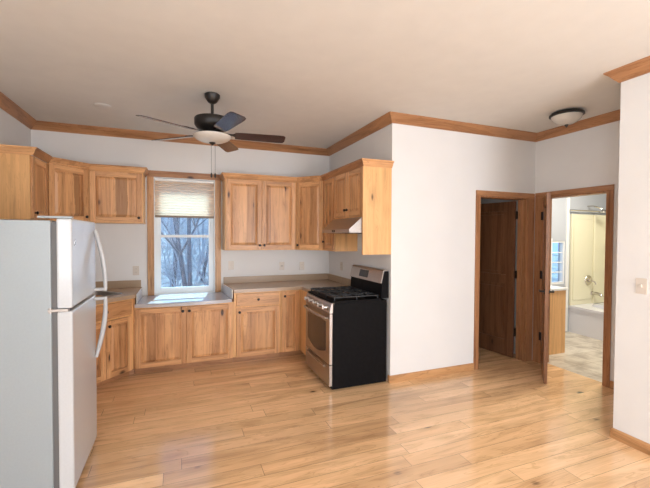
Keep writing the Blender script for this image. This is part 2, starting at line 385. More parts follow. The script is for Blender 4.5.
# ------------------------------------------------------------------ cabinets
def knob(parent, x, z, y=0):
    bm = bmesh.new(); lathe(bm, [(.006, 0), (.006, -.012), (.015, -.016), (.016, -.023), (.009, -.029)], (x, y, z), 'y', 14)
    return link('knob', bm, 'bronze', parent, smooth=True)
def door(parent, x0, x1, z0, z1, kx=None, kz=None, y=0, pm='cab_panel'):
    """frame-and-raised-panel door, front plane at y - .02"""
    bm = bmesh.new(); st = min(.055, (x1 - x0) * .24); f = y - .02
    box(bm, x0, x0 + st, f, y, z0, z1, .002); box(bm, x1 - st, x1, f, y, z0, z1, .002)
    box(bm, x0 + st, x1 - st, f, y, z0, z0 + st, .002, 1); box(bm, x0 + st, x1 - st, f, y, z1 - st, z1, .002, 1)
    d = link('door', bm, ['cab_v', 'cab_h'], parent)
    a0, a1, c0, c1 = x0 + st, x1 - st, z0 + st, z1 - st; bm = bmesh.new(); i = min(.03, (a1 - a0) * .22)
    o = [bm.verts.new(p) for p in ((a0, f + .014, c0), (a1, f + .014, c0), (a1, f + .014, c1), (a0, f + .014, c1))]
    o2 = [bm.verts.new(p) for p in ((a0 + .006, f + .012, c0 + .006), (a1 - .006, f + .012, c0 + .006), (a1 - .006, f + .012, c1 - .006), (a0 + .006, f + .012, c1 - .006))]
    q = [bm.verts.new(p) for p in ((a0 + i, f + .003, c0 + i), (a1 - i, f + .003, c0 + i), (a1 - i, f + .003, c1 - i), (a0 + i, f + .003, c1 - i))]
    k = [bm.verts.new(p) for p in ((a0, y - .002, c0), (a1, y - .002, c0), (a1, y - .002, c1), (a0, y - .002, c1))]
    for A, Bq in ((k, o), (o, o2), (o2, q)):
        for j in range(4): bm.faces.new((A[j], A[(j + 1) % 4], Bq[(j + 1) % 4], Bq[j]))
    bm.faces.new(q); bm.faces.new(k[::-1]); link('door_panel', bm, pm, d)
    if kx is not None: knob(d, kx, kz, f)
    return d
def drawer(parent, x0, x1, z0, z1, y=0, kn=True):
    d = link('drawer', B(x0, x1, y - .02, y, z0, z1, bev=.004), 'cab_h', parent)
    if kn: knob(d, (x0 + x1) / 2, (z0 + z1) / 2, y - .02)
    return d
def body(parent, poly, z0, z1, toe=None):
    bm = bmesh.new(); prism(bm, poly, z0, z1); link('body', bm, 'cab_side', parent)
    if toe: bm = bmesh.new(); prism(bm, toe, 0, z0); link('toe_kick', bm, 'trim_x', parent)
def rect(w, d, g=.0): return [(g, 0), (w - g, 0), (w - g, d), (g, d)]
def to_local(pts, loc, rot):
    c_, s_ = math.cos(-rot), math.sin(-rot)
    return [((x - loc[0]) * c_ - (y - loc[1]) * s_, (x - loc[0]) * s_ + (y - loc[1]) * c_) for x, y in pts]
def doors(parent, w, z0, z1, n, hinge, up=True, g=.012, kdz=.05, pm='cab_panel'):
    """n doors across; knobs near the bottom (upper cabinets) or top (base)"""
    kz = z0 + kdz if up else z1 - kdz
    if n == 2:
        door(parent, g, w / 2 - .003, z0, z1, w / 2 - .03, kz); door(parent, w / 2 + .003, w - g, z0, z1, w / 2 + .03, kz)
    else: door(parent, g, w - g, z0, z1, (w - g - .03) if hinge == 'l' else (g + .03), kz, pm=pm)
ZU, ZT = 1.372, 2.286
FY = -.31   # carcass front of uppers (doors add .02)
# right of the window
t = thing('upper_cabinet', 'wide two-door hickory wall cabinet directly right of the window', 'cabinet', (-1.548, FY, ZU))
body(t, rect(.936, .31), 0, ZT - ZU); doors(t, .936, .015, ZT - ZU - .008, 2, 'l')
# diagonal corner right
p0 = Vector((-.61, FY)); p1 = Vector((FY, -.61)); w = (p1 - p0).length
t = thing('upper_cabinet', 'single-door diagonal corner wall cabinet left of the range hood', 'cabinet', (p0.x, p0.y, ZU), -PI / 4)
body(t, to_local([(-.61, FY), (FY, -.61), (0, -.61), (0, 0), (-.61, 0)], p0, -PI / 4), 0, ZT - ZU); doors(t, w, .015, ZT - ZU - .008, 1, 'r', g=.016)
# narrow
t = thing('upper_cabinet', 'narrow single-door wall cabinet on the stove wall beside the range hood', 'cabinet', (FY, -.612, ZU), -PI / 2)
body(t, rect(.348, .31), 0, ZT - ZU); doors(t, .348, .015, ZT - ZU - .008, 1, 'r', kdz=.1)
# over hood
zo = 1.765
t = thing('upper_cabinet', 'short two-door wall cabinet mounted above the steel range hood', 'cabinet', (FY, -.962, zo), -PI / 2)
body(t, rect(.77, .31), 0, ZT - zo + .004); doors(t, .77, .015, ZT - zo - .004, 2, 'l', kdz=.075)
o = tag(link('cabinet_end_panel', B(-.335, -.0005, -1.757, -1.7335, ZU, ZT + .002, bev=.0015), 'cab_side'), 'plain light wooden end panel hanging beside the range hood, facing the camera', 'cabinet panel')
# left of the window
zl = 1.70
t = thing('upper_cabinet', 'single-door wall cabinet directly left of the window with dark heartwood streak', 'cabinet', (-3.03, FY, zl))
body(t, rect(.548, .31), 0, ZT - zl); doors(t, .548, .012, ZT - zl - .008, 1, 'l', pm='cab_streak')
q0 = Vector((XL + .31, -.62)); q1 = Vector((-3.032, FY)); qa = math.atan2(q1.y - q0.y, q1.x - q0.x); qw = (q1 - q0).length
t = thing('upper_cabinet', 'diagonal corner wall cabinet in the left corner above the refrigerator top', 'cabinet', (q0.x, q0.y, zl), qa)
body(t, to_local([(q0.x, q0.y), (q1.x, q1.y), (q1.x, 0), (XL, 0), (XL, -.62)], q0, qa), 0, ZT - zl); doors(t, qw, .012, ZT - zl - .008, 1, 'l', g=.016, pm='cab_streak_thin')
t = thing('upper_cabinet', 'left-wall cabinet with a broad honey-coloured side panel facing the camera above the refrigerator', 'cabinet', (XL + .31, -1.05, zl), PI / 2)
body(t, rect(.428, .31), 0, ZT - zl); doors(t, .428, .012, ZT - zl - .008, 1, 'r')
# cabinet cornices
z_ = ZT - .005
KP = [(0, z_), (.006, z_), (.012, z_ + .012), (.018, z_ + .018), (.03, z_ + .045), (.045, z_ + .056), (.045, z_ + .068), (0, z_ + .068)]
def cornice(path, label, side=1):
    t = thing('cabinet_crown_molding', label, 'moulding', (path[0][0], path[0][1], z_))
    pl = [(x - path[0][0], y - path[0][1]) for x, y in path]; pr = [(o, z - z_) for o, z in KP]
    for i in range(len(path) - 1):
        link('molding_length', sweep(pl, pr, i), 'cab_h' if abs(path[i + 1][0] - path[i][0]) > .05 else 'trim_y', t)
FD = FY - .02
cornice([(-3.65, -1.052), (XL + .33, -1.052), (XL + .33, -.625), (-3.032 + .008, FD), (-2.481, FD), (-2.481, -.024)], 'stepped wooden cornice along the tops of the wall cabinets left of the window')
cornice([(-1.549, -.024), (-1.549, FD), (-.602, FD), (FD, -.602), (FD, -1.758), (0, -1.758)], 'wooden cornice along the tops of the wall cabinets from window to range hood')

# base cabinets
ZD0, ZC = .085, .872; KY = -.60
def toe(x0, x1): return [(x0, .08), (x1, .08), (x1, .58), (x0, .58)]
t = thing('base_cabinet', 'low two-door hickory base cabinet under the window, shorter than its neighbours', 'cabinet', (-2.562, KY, 0))
body(t, [(.004, 0), (1.083, 0), (1.083, .596), (.004, .596)], ZD0, .762, toe(.004, 1.083))
for a, b, kx in ((.02, .5415, .51), (.5475, 1.068, .578)): door(t, a, b, ZD0 + .0, .742, kx, .695)
t = thing('base_cabinet', 'base cabinet with one drawer above a knotty door right of the low window counter', 'cabinet', (-1.478, KY, 0))
body(t, [(.002, 0), (.580, 0), (.580, .596), (.002, .596)], ZD0, ZC, toe(.002, .58))
drawer(t, .03, .556, .705, .855); door(t, .03, .556, ZD0, .685, .065, .635)
t = thing('base_cabinet', 'tall single-door corner base cabinet between the drawer cabinet and the stove', 'cabinet', (-.896, KY, 0))
body(t, [(.002, 0), (.256, 0), (.256, -.36), (.893, -.36), (.893, .596), (.002, .596)], ZD0, ZC, [(.002, .08), (.336, .08), (.336, -.355), (.89, -.355), (.89, .59), (.002, .59)])
door(t, .014, .236, ZD0, .855, .045, .80)
# diagonal sink base
s0 = Vector((-3.035, -1.072)); s1 = Vector((-2.565, -.602)); sw = (s1 - s0).length
t = thing('base_cabinet', 'diagonal corner sink cabinet with a drawer over two doors behind the refrigerator', 'cabinet', (s0.x, s0.y, 0), PI / 4)
body(t, to_local([(s0.x, s0.y), (s1.x, s1.y), (s1.x, -.004), (XL + .004, -.004), (XL + .004, s0.y)], s0, PI / 4), ZD0, ZC,
     to_local([(s0.x - .06, s0.y), (s0.x - .06, s0.y + .05), (s1.x - .05, s1.y + .07), (s1.x, s1.y + .08), (s1.x, -.01), (XL + .01, -.01), (XL + .01, s0.y)], s0, PI / 4))
bm = bmesh.new(); box(bm, sw - .001, sw + .018, -.012, .02, ZD0, ZC); link('corner_stile', bm, 'cab_v', t); drawer(t, .03, sw - .03, .70, .855); door(t, .03, sw / 2 - .003, ZD0, .68, sw / 2 - .03, .625); door(t, sw / 2 + .003, sw - .03, ZD0, .68, sw / 2 + .03, .625)
t = thing('base_cabinet', 'base cabinet on the left wall between the sink corner and the refrigerator', 'cabinet', (-3.037, -1.845, 0), PI / 2)
body(t, [(0, 0), (.768, 0), (.768, .608), (0, .608)], ZD0, ZC, [(0, .06), (.768, .06), (.768, .6), (0, .6)])
drawer(t, .02, .748, .705, .855); door(t, .02, .381, ZD0, .685, .35, .635); door(t, .387, .748, ZD0, .685, .42, .635)

# ------------------------------------------------------------------ worktops
def worktop(name, label, pts, z0, z1, holes=(), loc=(0, 0), mat='counter'):
    t = thing(name, label, 'countertop', (loc[0], loc[1], z0))
    L_ = lambda q: [(x - loc[0], y - loc[1]) for x, y in q]
    bm = bmesh.new(); prism(bm, L_(pts), 0, z1 - z0, [L_(h) for h in holes]); link('top', bm, mat, t); return t
ZK = .912
sc_c = Vector((-3.045, -.575)); du = Vector((.7071, .7071)); dv = Vector((-.7071, .7071))
def srect(w, d, n=5, r=.05):
    out = []
    for cx, cy, a0 in ((w - r, d - r, 0), (-w + r, d - r, 90), (-w + r, -d + r, 180), (w - r, -d + r, 270)):
        for k in range(n + 1):
            a = math.radians(a0 + 90 * k / n); p = sc_c + du * (cx + r * math.cos(a)) + dv * (cy + r * math.sin(a)); out.append((p.x, p.y))
    return out
sh = srect(.30, .20)
tl = worktop('countertop', 'tan laminate countertop around the corner sink left of the window', [(XL, 0), (XL, -1.845), (-3.01, -1.845), (-3.01, -1.085), (-2.54, -.628), (-2.53, -.60), (-2.525, -.03), (-2.53, 0)], ZC, ZK, [sh], (-3.0, -.3))
bs = bmesh.new(); box(bs, XL + 3.0 + .019, .465, .2795, .2995, .0402, .128, .002); box(bs, XL + 3.0 + .0005, XL + 3.0185, -1.54, .2995, .0402, .128, .002); link('backsplash', bs, 'splash', tl)
eg = bmesh.new(); box(eg, .4655 + .0055, .477, -.326, .2, -.07, .0398, .002); tag(link('end_edge', eg, 'edge', tl), 'pale end edge stepping down to the low counter')
tr = worktop('countertop', 'tan laminate countertop wrapping from the low window counter to the stove', [(-1.535, 0), (-1.535, -.03), (-1.49, -.60), (-1.478, -.628), (-.645, -.628), (-.628, -.645), (-.628, -.958), (0, -.958), (0, 0)], ZC, ZK, (), (-.8, -.3))
bs = bmesh.new(); box(bs, -.735, .7995, .2795, .2995, .0402, .128, .002); box(bs, .7805, .7995, -.655, .279, .0402, .128, .002); link('backsplash', bs, 'splash', tr)
eg = bmesh.new()
vs = [eg.verts.new(p) for p in ((-.7355, .298, -.072), (-.7355, .27, -.072), (-.692, -.31, -.072), (-.702, -.31, -.072), (-.7455, .27, -.072), (-.7455, .298, -.072))]
f = eg.faces.new(vs); ex = bmesh.ops.extrude_face_region(eg, geom=[f])
for g in ex['geom']:
    if isinstance(g, bmesh.types.BMVert): g.co.z = .0398
tag(link('end_edge', eg, 'edge', tr), 'pale end edge stepping down to the low counter')
front = [(-2.548, -.615)] + [(-2.548 + 1.058 * k / 12, -.625 - .055 * math.sin(PI * k / 12)) for k in range(1, 12)] + [(-1.50, -.615)]
tw = worktop('low_countertop', 'lower bow-fronted laminate counter directly below the window', front + [(-1.548, -.03), (-1.548, 0), (-2.515, 0), (-2.515, -.05)], .763, .80, (), (-2.02, -.3), 'low')

# sink
t = thing('kitchen_sink', 'stainless steel sink set diagonally in the corner countertop', 'sink', (sc_c.x, sc_c.y, ZK), 0)
def ringpts(w, d, r=.05): return [(x - sc_c.x, y - sc_c.y) for x, y in srect(w, d, 5, r)]
bm = bmesh.new(); lv = [(.325, .225, .0005), (.322, .222, .006), (.295, .195, .005), (.285, .185, -.02), (.265, .165, -.16), (.2, .1, -.168)]
rings = [[bm.verts.new((x, y, z)) for x, y in ringpts(w_, d_, .06 if i < 4 else .05)] for i, (w_, d_, z) in enumerate(lv)]
for a, b in zip(rings, rings[1:]):
    for k in range(len(a)): bm.faces.new((a[k], a[(k + 1) % len(a)], b[(k + 1) % len(a)], b[k]))
bm.faces.new(rings[-1]); bk = link('basin', bm, 'steel_dark', t, smooth=True)
bm = bmesh.new(); fc = dv * .255; lathe(bm, [(.028, .0), (.028, .012), (.014, .02), (.013, .09)], (fc.x, fc.y, 0), 'z', 16)
sp0 = Vector((fc.x, fc.y, .08)); tube(bm, [sp0, sp0 + Vector((0, 0, .05)), sp0 + Vector((.03, -.03, .08)), sp0 + Vector((.09, -.09, .07)), sp0 + Vector((.12, -.12, .045))], .010)
link('faucet', bm, 'chrome', t, smooth=True)

# ------------------------------------------------------------------ stove
SY0, SY1 = -1.73, -.970; SW = SY1 - SY0
t = thing('gas_stove', 'black-sided gas range with stainless front beside the outside wall corner', 'stove', (-.655, SY1, 0), -PI / 2)
# local: x 0..SW (far->near), -y front, +y back (.625 deep)
bm = bmesh.new(); box(bm, 0, SW, 0, .625, .010, .885, .003); box(bm, .0, SW, -.004, .56, .8855, .905, .004); link('body', bm, 'black', t)
for x in (.05, SW - .05):
    for y in (.05, .56): bm = bmesh.new(); lathe(bm, [(.018, 0), (.018, .0095)], (x, y, 0)); link('foot', bm, 'black', t)
# oven door, bowed front
def bowed(x0, x1, z0, z1, d0, d1, thick, n=12, lean=0):
    """panel bowed toward the viewer: front at -(d0 + (d1-d0) sin)"""
    bm = bmesh.new(); F = []; 
    for k in range(n + 1):
        u = k / n; x = x0 + (x1 - x0) * u; d = d0 + (d1 - d0) * math.sin(PI * u)
        F.append([bm.verts.new((x, -d, z0)), bm.verts.new((x, -d + lean, z1)), bm.verts.new((x, -d0 + thick + lean, z1)), bm.verts.new((x, -d0 + thick, z0))])
    for a, b in zip(F, F[1:]):
        for j in range(4): bm.faces.new((a[j], a[(j + 1) % 4], b[(j + 1) % 4], b[j]))
    bm.faces.new(F[0]); bm.faces.new(F[-1][::-1]); return bm
od = link('oven_door', bowed(.004, SW - .004, .265, .775, .030, .040, .029), 'steel', t, smooth=True)
# arched window on the door
bm = bmesh.new(); n = 16; cols = []
for k in range(n + 1):
    u = k / n; x = .10 + (SW - .20) * u; yy = -.0325 - .010 * math.sin(PI * (x - .004) / (SW - .008)); zb = .33 + .055 * (1 - math.sin(PI * u)); zt2 = .685 + .02 * math.sin(PI * u)
    cols.append([bm.verts.new(p) for p in ((x, yy, zb), (x, yy, zt2), (x, yy + .004, zt2), (x, yy + .004, zb))])
for a, b in zip(cols, cols[1:]):
    for q in range(4): bm.faces.new((a[q], a[(q + 1) % 4], b[(q + 1) % 4], b[q]))
bm.faces.new(cols[0]); bm.faces.new(cols[-1][::-1])
link('oven_window', bm, 'oven_glass', od)
bm = bmesh.new(); tube(bm, [(.03, -.035, .735)] + arc((.045, -.062, .735), (SW - .045, -.062, .735), (0, -.022, .0)) + [(SW - .03, -.035, .735)], .0125, 10); link('handle', bm, 'steel', od, smooth=True)
dr = link('storage_drawer', bowed(.004, SW - .004, .045, .255, .030, .038, .029), 'steel', t, smooth=True)
bm = bmesh.new(); tube(bm, [(.10, -.035, .225)] + arc((.11, -.05, .225), (SW - .11, -.05, .225), (0, -.012, 0)) + [(SW - .10, -.035, .225)], .009, 8); link('handle', bm, 'steel', dr, smooth=True)
cpn = link('control_panel', bowed(.0, SW, .785, .884, .034, .042, .033, lean=.02), 'steel', t, smooth=True)
for k in range(5):
    x = .09 + (SW - .18) * k / 4; bm = bmesh.new(); lathe(bm, [(.024, -.026), (.024, -.042), (.020, -.066), (.014, -.067)], (x, -.006 * math.sin(PI * x / SW) + .004, .835), 'y', 18); box(bm, x - .004, x + .004, -.078, -.06, .817, .853, .001)
    kn = link('knob', bm, 'steel', cpn, smooth=True)
# cooktop: burners, grates
for bx, by in ((.19, .14), (.19, .42), (SW - .19, .14), (SW - .19, .42), (SW / 2, .28)):
    bm = bmesh.new(); lathe(bm, [(.05, .905), (.05, .914), (.034, .916), (.034, .926), (.012, .927)], (bx, by, 0), 'z', 20); link('burner', bm, 'iron', t, smooth=True)
for g0, g1 in ((.02, SW / 3 + .0), (SW / 3 + .006, 2 * SW / 3 - .006), (2 * SW / 3, SW - .02)):
    bm = bmesh.new(); z0, z1 = .932, .944
    for y in (.025, .53): box(bm, g0, g1, y - .006, y + .006, z0, z1, .002)
    for x in (g0 + .006, g1 - .006): box(bm, x - .006, x + .006, .025, .53, z0, z1, .002)
    m_ = (g0 + g1) / 2; box(bm, m_ - .005, m_ + .005, .03, .525, z0, z1 + .003, .002)
    for y in (.14, .28, .42): box(bm, g0 + .01, g1 - .01, y - .005, y + .005, z0, z1 + .003, .002)
    for x in (g0 + .006, g1 - .006):
        for y in (.03, .28, .525): box(bm, x - .005, x + .005, y - .005, y + .005, .905, z0 + .002)
    link('grate', bm, 'iron', t)
# backguard: black riser + slanted stainless face
bm = bmesh.new(); profile_x(bm, [(.555, .905), (.645, .905), (.645, 1.19), (.60, 1.195), (.585, 1.18), (.565, 1.075)], 0, SW); bg_ = link('backguard', bm, 'black', t)
bm = bmesh.new(); profile_x(bm, [(.548, 1.065), (.560, 1.065), (.592, 1.19), (.640, 1.196), (.635, 1.204), (.592, 1.204), (.578, 1.190)], -.001, SW - .0); link('control_fascia', bm, 'steel', bg_)
bm = bmesh.new(); vs = [(.548, 1.065), (.578, 1.19)]
def on_f(u, o): return (.548 + (.578 - .548) * u - o * .97, 1.065 + .125 * u + o * .23)
a, b, c_, d_ = on_f(.22, .0005), on_f(.86, .0005), on_f(.86, .003), on_f(.22, .003)
profile_x(bm, [a, b, c_, d_], .24, .45); link('clock_display', bm, 'glass_black', bg_)

# ------------------------------------------------------------------ range hood
t = thing('range_hood', 'stainless steel under-cabinet range hood above the stove', 'range hood', (0, -.966, 1.60), -PI / 2)
bm = bmesh.new(); profile_x(bm, [(-.002, .0), (-.475, .0), (-.478, .035), (-.34, .155), (-.335, .163), (-.002, .163)], .0, .764); link('shell', bm, 'steel', t)
bm = B(.06, .70, -.43, -.06, -.006, -.0005); link('filter', bm, 'gasket', t)
for k in range(2): bm = bmesh.new(); lathe(bm, [(.009, -.478), (.009, -.486)], (.33 + .05 * k, 0, .018), 'y', 12); link('control_knob', bm, 'black', t)

# ------------------------------------------------------------------ refrigerator
FX, FY0, FY1, FH = -2.67, -2.60, -1.945, 1.66
t = thing('refrigerator', 'white top-freezer refrigerator standing at the left edge of the picture', 'refrigerator', (FX, FY0, 0), PI / 2)
# local x: near(0) -> far(.655); local -y = world +X (front); body behind +y
FW = FY1 - FY0
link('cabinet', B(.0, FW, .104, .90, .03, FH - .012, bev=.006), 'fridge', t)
link('gasket', B(.012, FW - .012, .077, .104, .05, FH - .02), 'gasket', t)
fz = link('freezer_door', B(0, FW, .0, .077, 1.135, FH, bev=.012), 'fridge_door', t); rf = link('refrigerator_door', B(0, FW, .0, .077, .04, 1.118, bev=.012), 'fridge_door', t)
link('kick_grille', B(.02, FW - .02, .06, .09, .004, .042), 'gasket', t)
hx = FW - .05
def handle(z0, z1, par, zb):
    bm = bmesh.new(); pts = []; n = 16
    for k in range(n + 1):
        u = k / n; z = z0 + (z1 - z0) * u; pts.append((hx, -.008 - .062 * math.sin(PI / 2 * min(1, u * 1.15)), z))
    rad = [.012 + .005 * math.sin(PI * k / n) for k in range(n + 1)]
    tube(bm, pts, rad, 10); e = pts[-1]; tube(bm, [(e[0], e[1] + .004, e[2] - zb * .012), (e[0], .002, e[2] - zb * .012)], .013, 10); link('handle', bm, 'fridge_door', par, smooth=True)
handle(1.60, 1.150, fz, -1); handle(.66, 1.105, rf, 1)
bm = bmesh.new(); box(bm, .012, .052, .0, .17, FH + .0005, FH + .014, .004); link('hinge_cover', bm, 'fridge', t)
bm = bmesh.new(); box(bm, -.006, .03, .02, .12, 1.119, 1.134, .001); lathe(bm, [(.009, 1.112), (.009, 1.142)], (.004, .11, 0)); link('center_hinge', bm, 'steel', t)
link('badge', B(.05, .072, -.002, -.0002, 1.50, 1.54), 'chrome', fz)
link('hinge_gap', B(.02, .05, .075, .098, FH + .0005, FH + .006), 'gasket', t)

# ------------------------------------------------------------------ outlets and switches
def plate(name, label, x, y, z, rot, kind):
    t = thing(name, label, 'outlet' if kind != 'switch' else 'light switch', (x, y, z), rot)
    link('cover_plate', B(-.036, .036, -.006, -.0005, -.058, .058, bev=.002), 'plate', t)
    if kind == 'outlet':
        for s in (-1, 1):
            r = link('receptacle', B(-.015, .015, -.008, -.0058, s * .02 - .013, s * .02 + .013, bev=.001), 'plate', t)
            bm = bmesh.new()
            for x_ in (-.006, .006): box(bm, x_ - .0012, x_ + .0012, -.0086, -.0079, s * .02 - .004, s * .02 + .006)
            link('slots', bm, 'plate_dark', r)
    elif kind == 'switch': link('toggle', B(-.005, .005, -.018, -.006, -.008, .012, bev=.001), 'plate', t)
    else:
        bm = bmesh.new(); lathe(bm, [(.008, -.0058), (.008, -.011), (.004, -.016)], (0, 0, 0), 'y', 12); link('jack', bm, 'plate_dark', t)
    return t
plate('wall_outlet', 'cream outlet on the back wall left of the window casing', -2.592, 0, 1.12, 0, 'outlet')
plate('light_switch', 'cream switch plate on the back wall just right of the window', -1.435, 0, 1.155, 0, 'switch')
plate('phone_jack', 'cream wall jack with round centre, left one of two under the two-door cabinet', -.725, 0, 1.13, 0, 'jack')
plate('wall_outlet', 'cream outlet on the back wall nearest to the right kitchen corner', -.425, 0, 1.125, 0, 'outlet')
plate('wall_outlet', 'cream outlet on the stove wall between corner and stove', 0, -.47, 1.145, -PI / 2, 'outlet')
plate('light_switch', 'cream switch plate on the near right wall', XR, -3.48, 1.21, -PI / 2, 'switch')

# ------------------------------------------------------------------ doors
def casing(parent, x0, x1, zt, w=.06, wl=.06, wr=.06):
    bm = bmesh.new(); box(bm, x0 - wl, x0, -.018, -.0005, .001, zt, .003)
    box(bm, x1, x1 + wr, -.018, -.0005, .001, zt, .003); link('casing', bm, 'trim_z', parent)
    link('head_casing', B(x0 - wl, x1 + wr, -.018, -.0005, zt, zt + w, bev=.003), 'trim_x', parent)
def jamb(parent, x0, x1, zt, d=.12):
    bm = bmesh.new(); box(bm, x0, x0 + .016, -.003, d + .003, .001, zt - .016); box(bm, x1 - .016, x1, -.003, d + .003, .001, zt - .016); box(bm, x0, x1, -.003, d + .003, zt - .016, zt - .0005)
    box(bm, x0 + .016, x0 + .026, d - .075, d - .045, .001, zt - .016); box(bm, x1 - .026, x1 - .016, d - .075, d - .045, .001, zt - .016); link('jamb', bm, 'trim_z', parent)
def leaf(parent, hinge, ang, width, zt, flip=1, lever=True, thick=.035, mat='door'):
    """door leaf hung at hinge (local), leaf runs along local +x of its own frame"""
    bm = bmesh.new(); st = .11; y0, y1 = (0, thick) if flip > 0 else (-thick, 0); a = (y0 + y1) / 2
    box(bm, 0, st, y0, y1, .008, zt, .002); box(bm, width - st, width, y0, y1, .008, zt, .002)
    for z0, z1 in ((.008, .22), (.95, 1.07), (zt - .12, zt)): box(bm, st, width - st, y0, y1, z0, z1, .002)
    lf = link('door_leaf', bm, mat, parent); lf.location = hinge; lf.rotation_euler = (0, 0, ang)
    bm = bmesh.new()
    for z0, z1 in ((.22, .95), (1.07, zt - .12)):
        box(bm, st, width - st, a - .007, a + .007, z0, z1); box(bm, st + .04, width - st - .04, a - .014, a + .014, z0 + .04, z1 - .04, .006)
    link('door_panel', bm, mat, lf)
    if lever:
        bm = bmesh.new()
        for s, yy in ((-1, y0), (1, y1)):
            lathe(bm, [(.026, yy), (.026, yy + s * .008), (.01, yy + s * .01), (.01, yy + s * .045)], (width - .06, 0, .98), 'y', 16)
            tube(bm, [(width - .055, yy + s * .045, .98), (width - .1, yy + s * .048, .982), (width - .165, yy + s * .045, .978)], .009, 8)
        link('lever_handle', bm, 'bronze', lf, smooth=True)
    return lf
def hinges(parent, x, y, zs, dx=1, dy=0):
    for z in zs:
        bm = bmesh.new(); lathe(bm, [(.008, z - .05), (.008, z + .05)], (x, y, 0), 'z', 10)
        box(bm, x - .026, x + .014, y - .006, y + .002, z - .05, z + .05)
        link('hinge', bm, 'bronze', parent)
d1 = thing('door_1', 'wooden closet door with shade put into its colour, standing open into an unlit closet', None, (1.19, YE, 0), kind='structure')
casing(d1, 0, .76, 2.045, wr=.11); jamb(d1, 0, .76, 2.045)
leaf(d1, (.738, .140, 0), math.radians(97), .715, 2.02, flip=1, mat='closet_door_shaded')
hinges(d1, .738, .122, (.34, 1.08, 1.84), -1)
# bathroom door: wall x = XB, faces -x ; local x = towards camera (-Y)
d2 = thing('door_2', 'wooden bathroom door opened towards the camera, seen edge-on, black lever handles', None, (XB, -1.885, 0), -PI / 2, kind='structure')
casing(d2, 0, .735, 2.05, wl=.105); jamb(d2, 0, .735, 2.05)
# leaf direction in world (-.5,-.43): local angle
wdir = math.atan2(-.452, -.53); leaf(d2, (.022, -.030, 0), wdir + PI / 2, .700, 2.03, flip=1)
hinges(d2, .018, -.028, (.34, 1.10, 1.82), -1)

# ------------------------------------------------------------------ ceiling fan
FC = (-1.805, -1.64)
t = thing('ceiling_fan', 'dark bronze five-blade ceiling fan with bowl light and pull chains', 'ceiling fan', (FC[0], FC[1], H))
def lt(name, prof, mat, par=t, seg=32):
    bm = bmesh.new(); lathe(bm, prof, (0, 0, 0), 'z', seg); return link(name, bm, mat, par, smooth=True)
lt('canopy', [(.055, -.0005), (.068, -.01), (.066, -.035), (.04, -.075), (.02, -.088)], 'bronze')
lt('downrod', [(.013, -.08), (.013, -.185), (.024, -.19), (.024, -.215)], 'bronze', seg=16)
lt('motor_housing', [(.05, -.205), (.11, -.210), (.150, -.222), (.156, -.232), (.154, -.285), (.135, -.312), (.085, -.335), (.07, -.36), (.07, -.385)], 'bronze')
bw = lt('light_bowl', [(.168, -.378), (.166, -.388), (.145, -.408), (.105, -.426), (.05, -.436), (.012, -.438)], 'lampglass')
lt('bowl_fitter', [(.075, -.362), (.16, -.372), (.168, -.3775)], 'bronze')
lt('finial', [(.03, -.434), (.026, -.444), (.010, -.456), (.003, -.464)], 'bronze', seg=14)
ang0 = math.radians(-77.5)
for k in range(5):
    a = ang0 + k * 2 * PI / 5; pit = math.radians(-13)
    bm = bmesh.new(); outl = [(.20, -.055), (.26, -.062), (.60, -.070), (.645, -.064), (.66, -.045), (.66, .045), (.645, .064), (.60, .070), (.26, .062), (.20, .055)]
    prism(bm, outl, -.003, .003); b_ = link('blade', bm, 'blade', t); b_.matrix_local = Matrix.Translation((0, 0, -.362)) @ Matrix.Rotation(a, 4, 'Z') @ Matrix.Rotation(pit, 4, 'X')
    bm = bmesh.new(); prism(bm, [(.10, -.018), (.18, -.014), (.21, -.04), (.27, -.038), (.30, 0), (.27, .038), (.21, .04), (.18, .014), (.10, .018)], .0035, .009)
    link('blade_bracket', bm, 'bronze', b_)
for s, zb in ((-.028, -.745), (.028, -.745)):
    bm = bmesh.new(); px, py = .012 + s * .6, .06; tube(bm, [(px, py, -.42), (px, py - .005, zb + .04)], .0016, 6); lathe(bm, [(.003, zb + .045), (.008, zb + .035), (.009, zb + .012), (.004, zb)], (px, py - .005, 0), 'z', 10)
    link('pull_chain', bm, 'bronze', t)
# flush light
t2 = thing('flush_ceiling_light', 'bowl-shaped flush ceiling light with dark rim near the bathroom door', 'ceiling light', (1.60, -2.50, H))
lt('rim', [(.10, -.0005), (.14, -.008), (.155, -.022), (.157, -.036), (.145, -.042)], 'bronze', t2)
lt('glass_bowl', [(.138, -.0425), (.13, -.07), (.10, -.10), (.055, -.122), (.012, -.128)], 'lampglass', t2)
lt('finial', [(.018, -.126), (.016, -.136), (.008, -.15), (.003, -.156)], 'bronze', t2, 14)
bm = bmesh.new(); lathe(bm, [(.075, -.0005), (.08, -.006), (.07, -.012), (.03, -.014)], (0, 0, 0), 'z', 28)
o = link('ceiling_cover_plate', bm, 'ring', smooth=True); o.location = (-2.786, -.92, H); tag(o, 'small round white cover on the ceiling left of the fan', 'ceiling cover')  # round cover plate on the ceiling

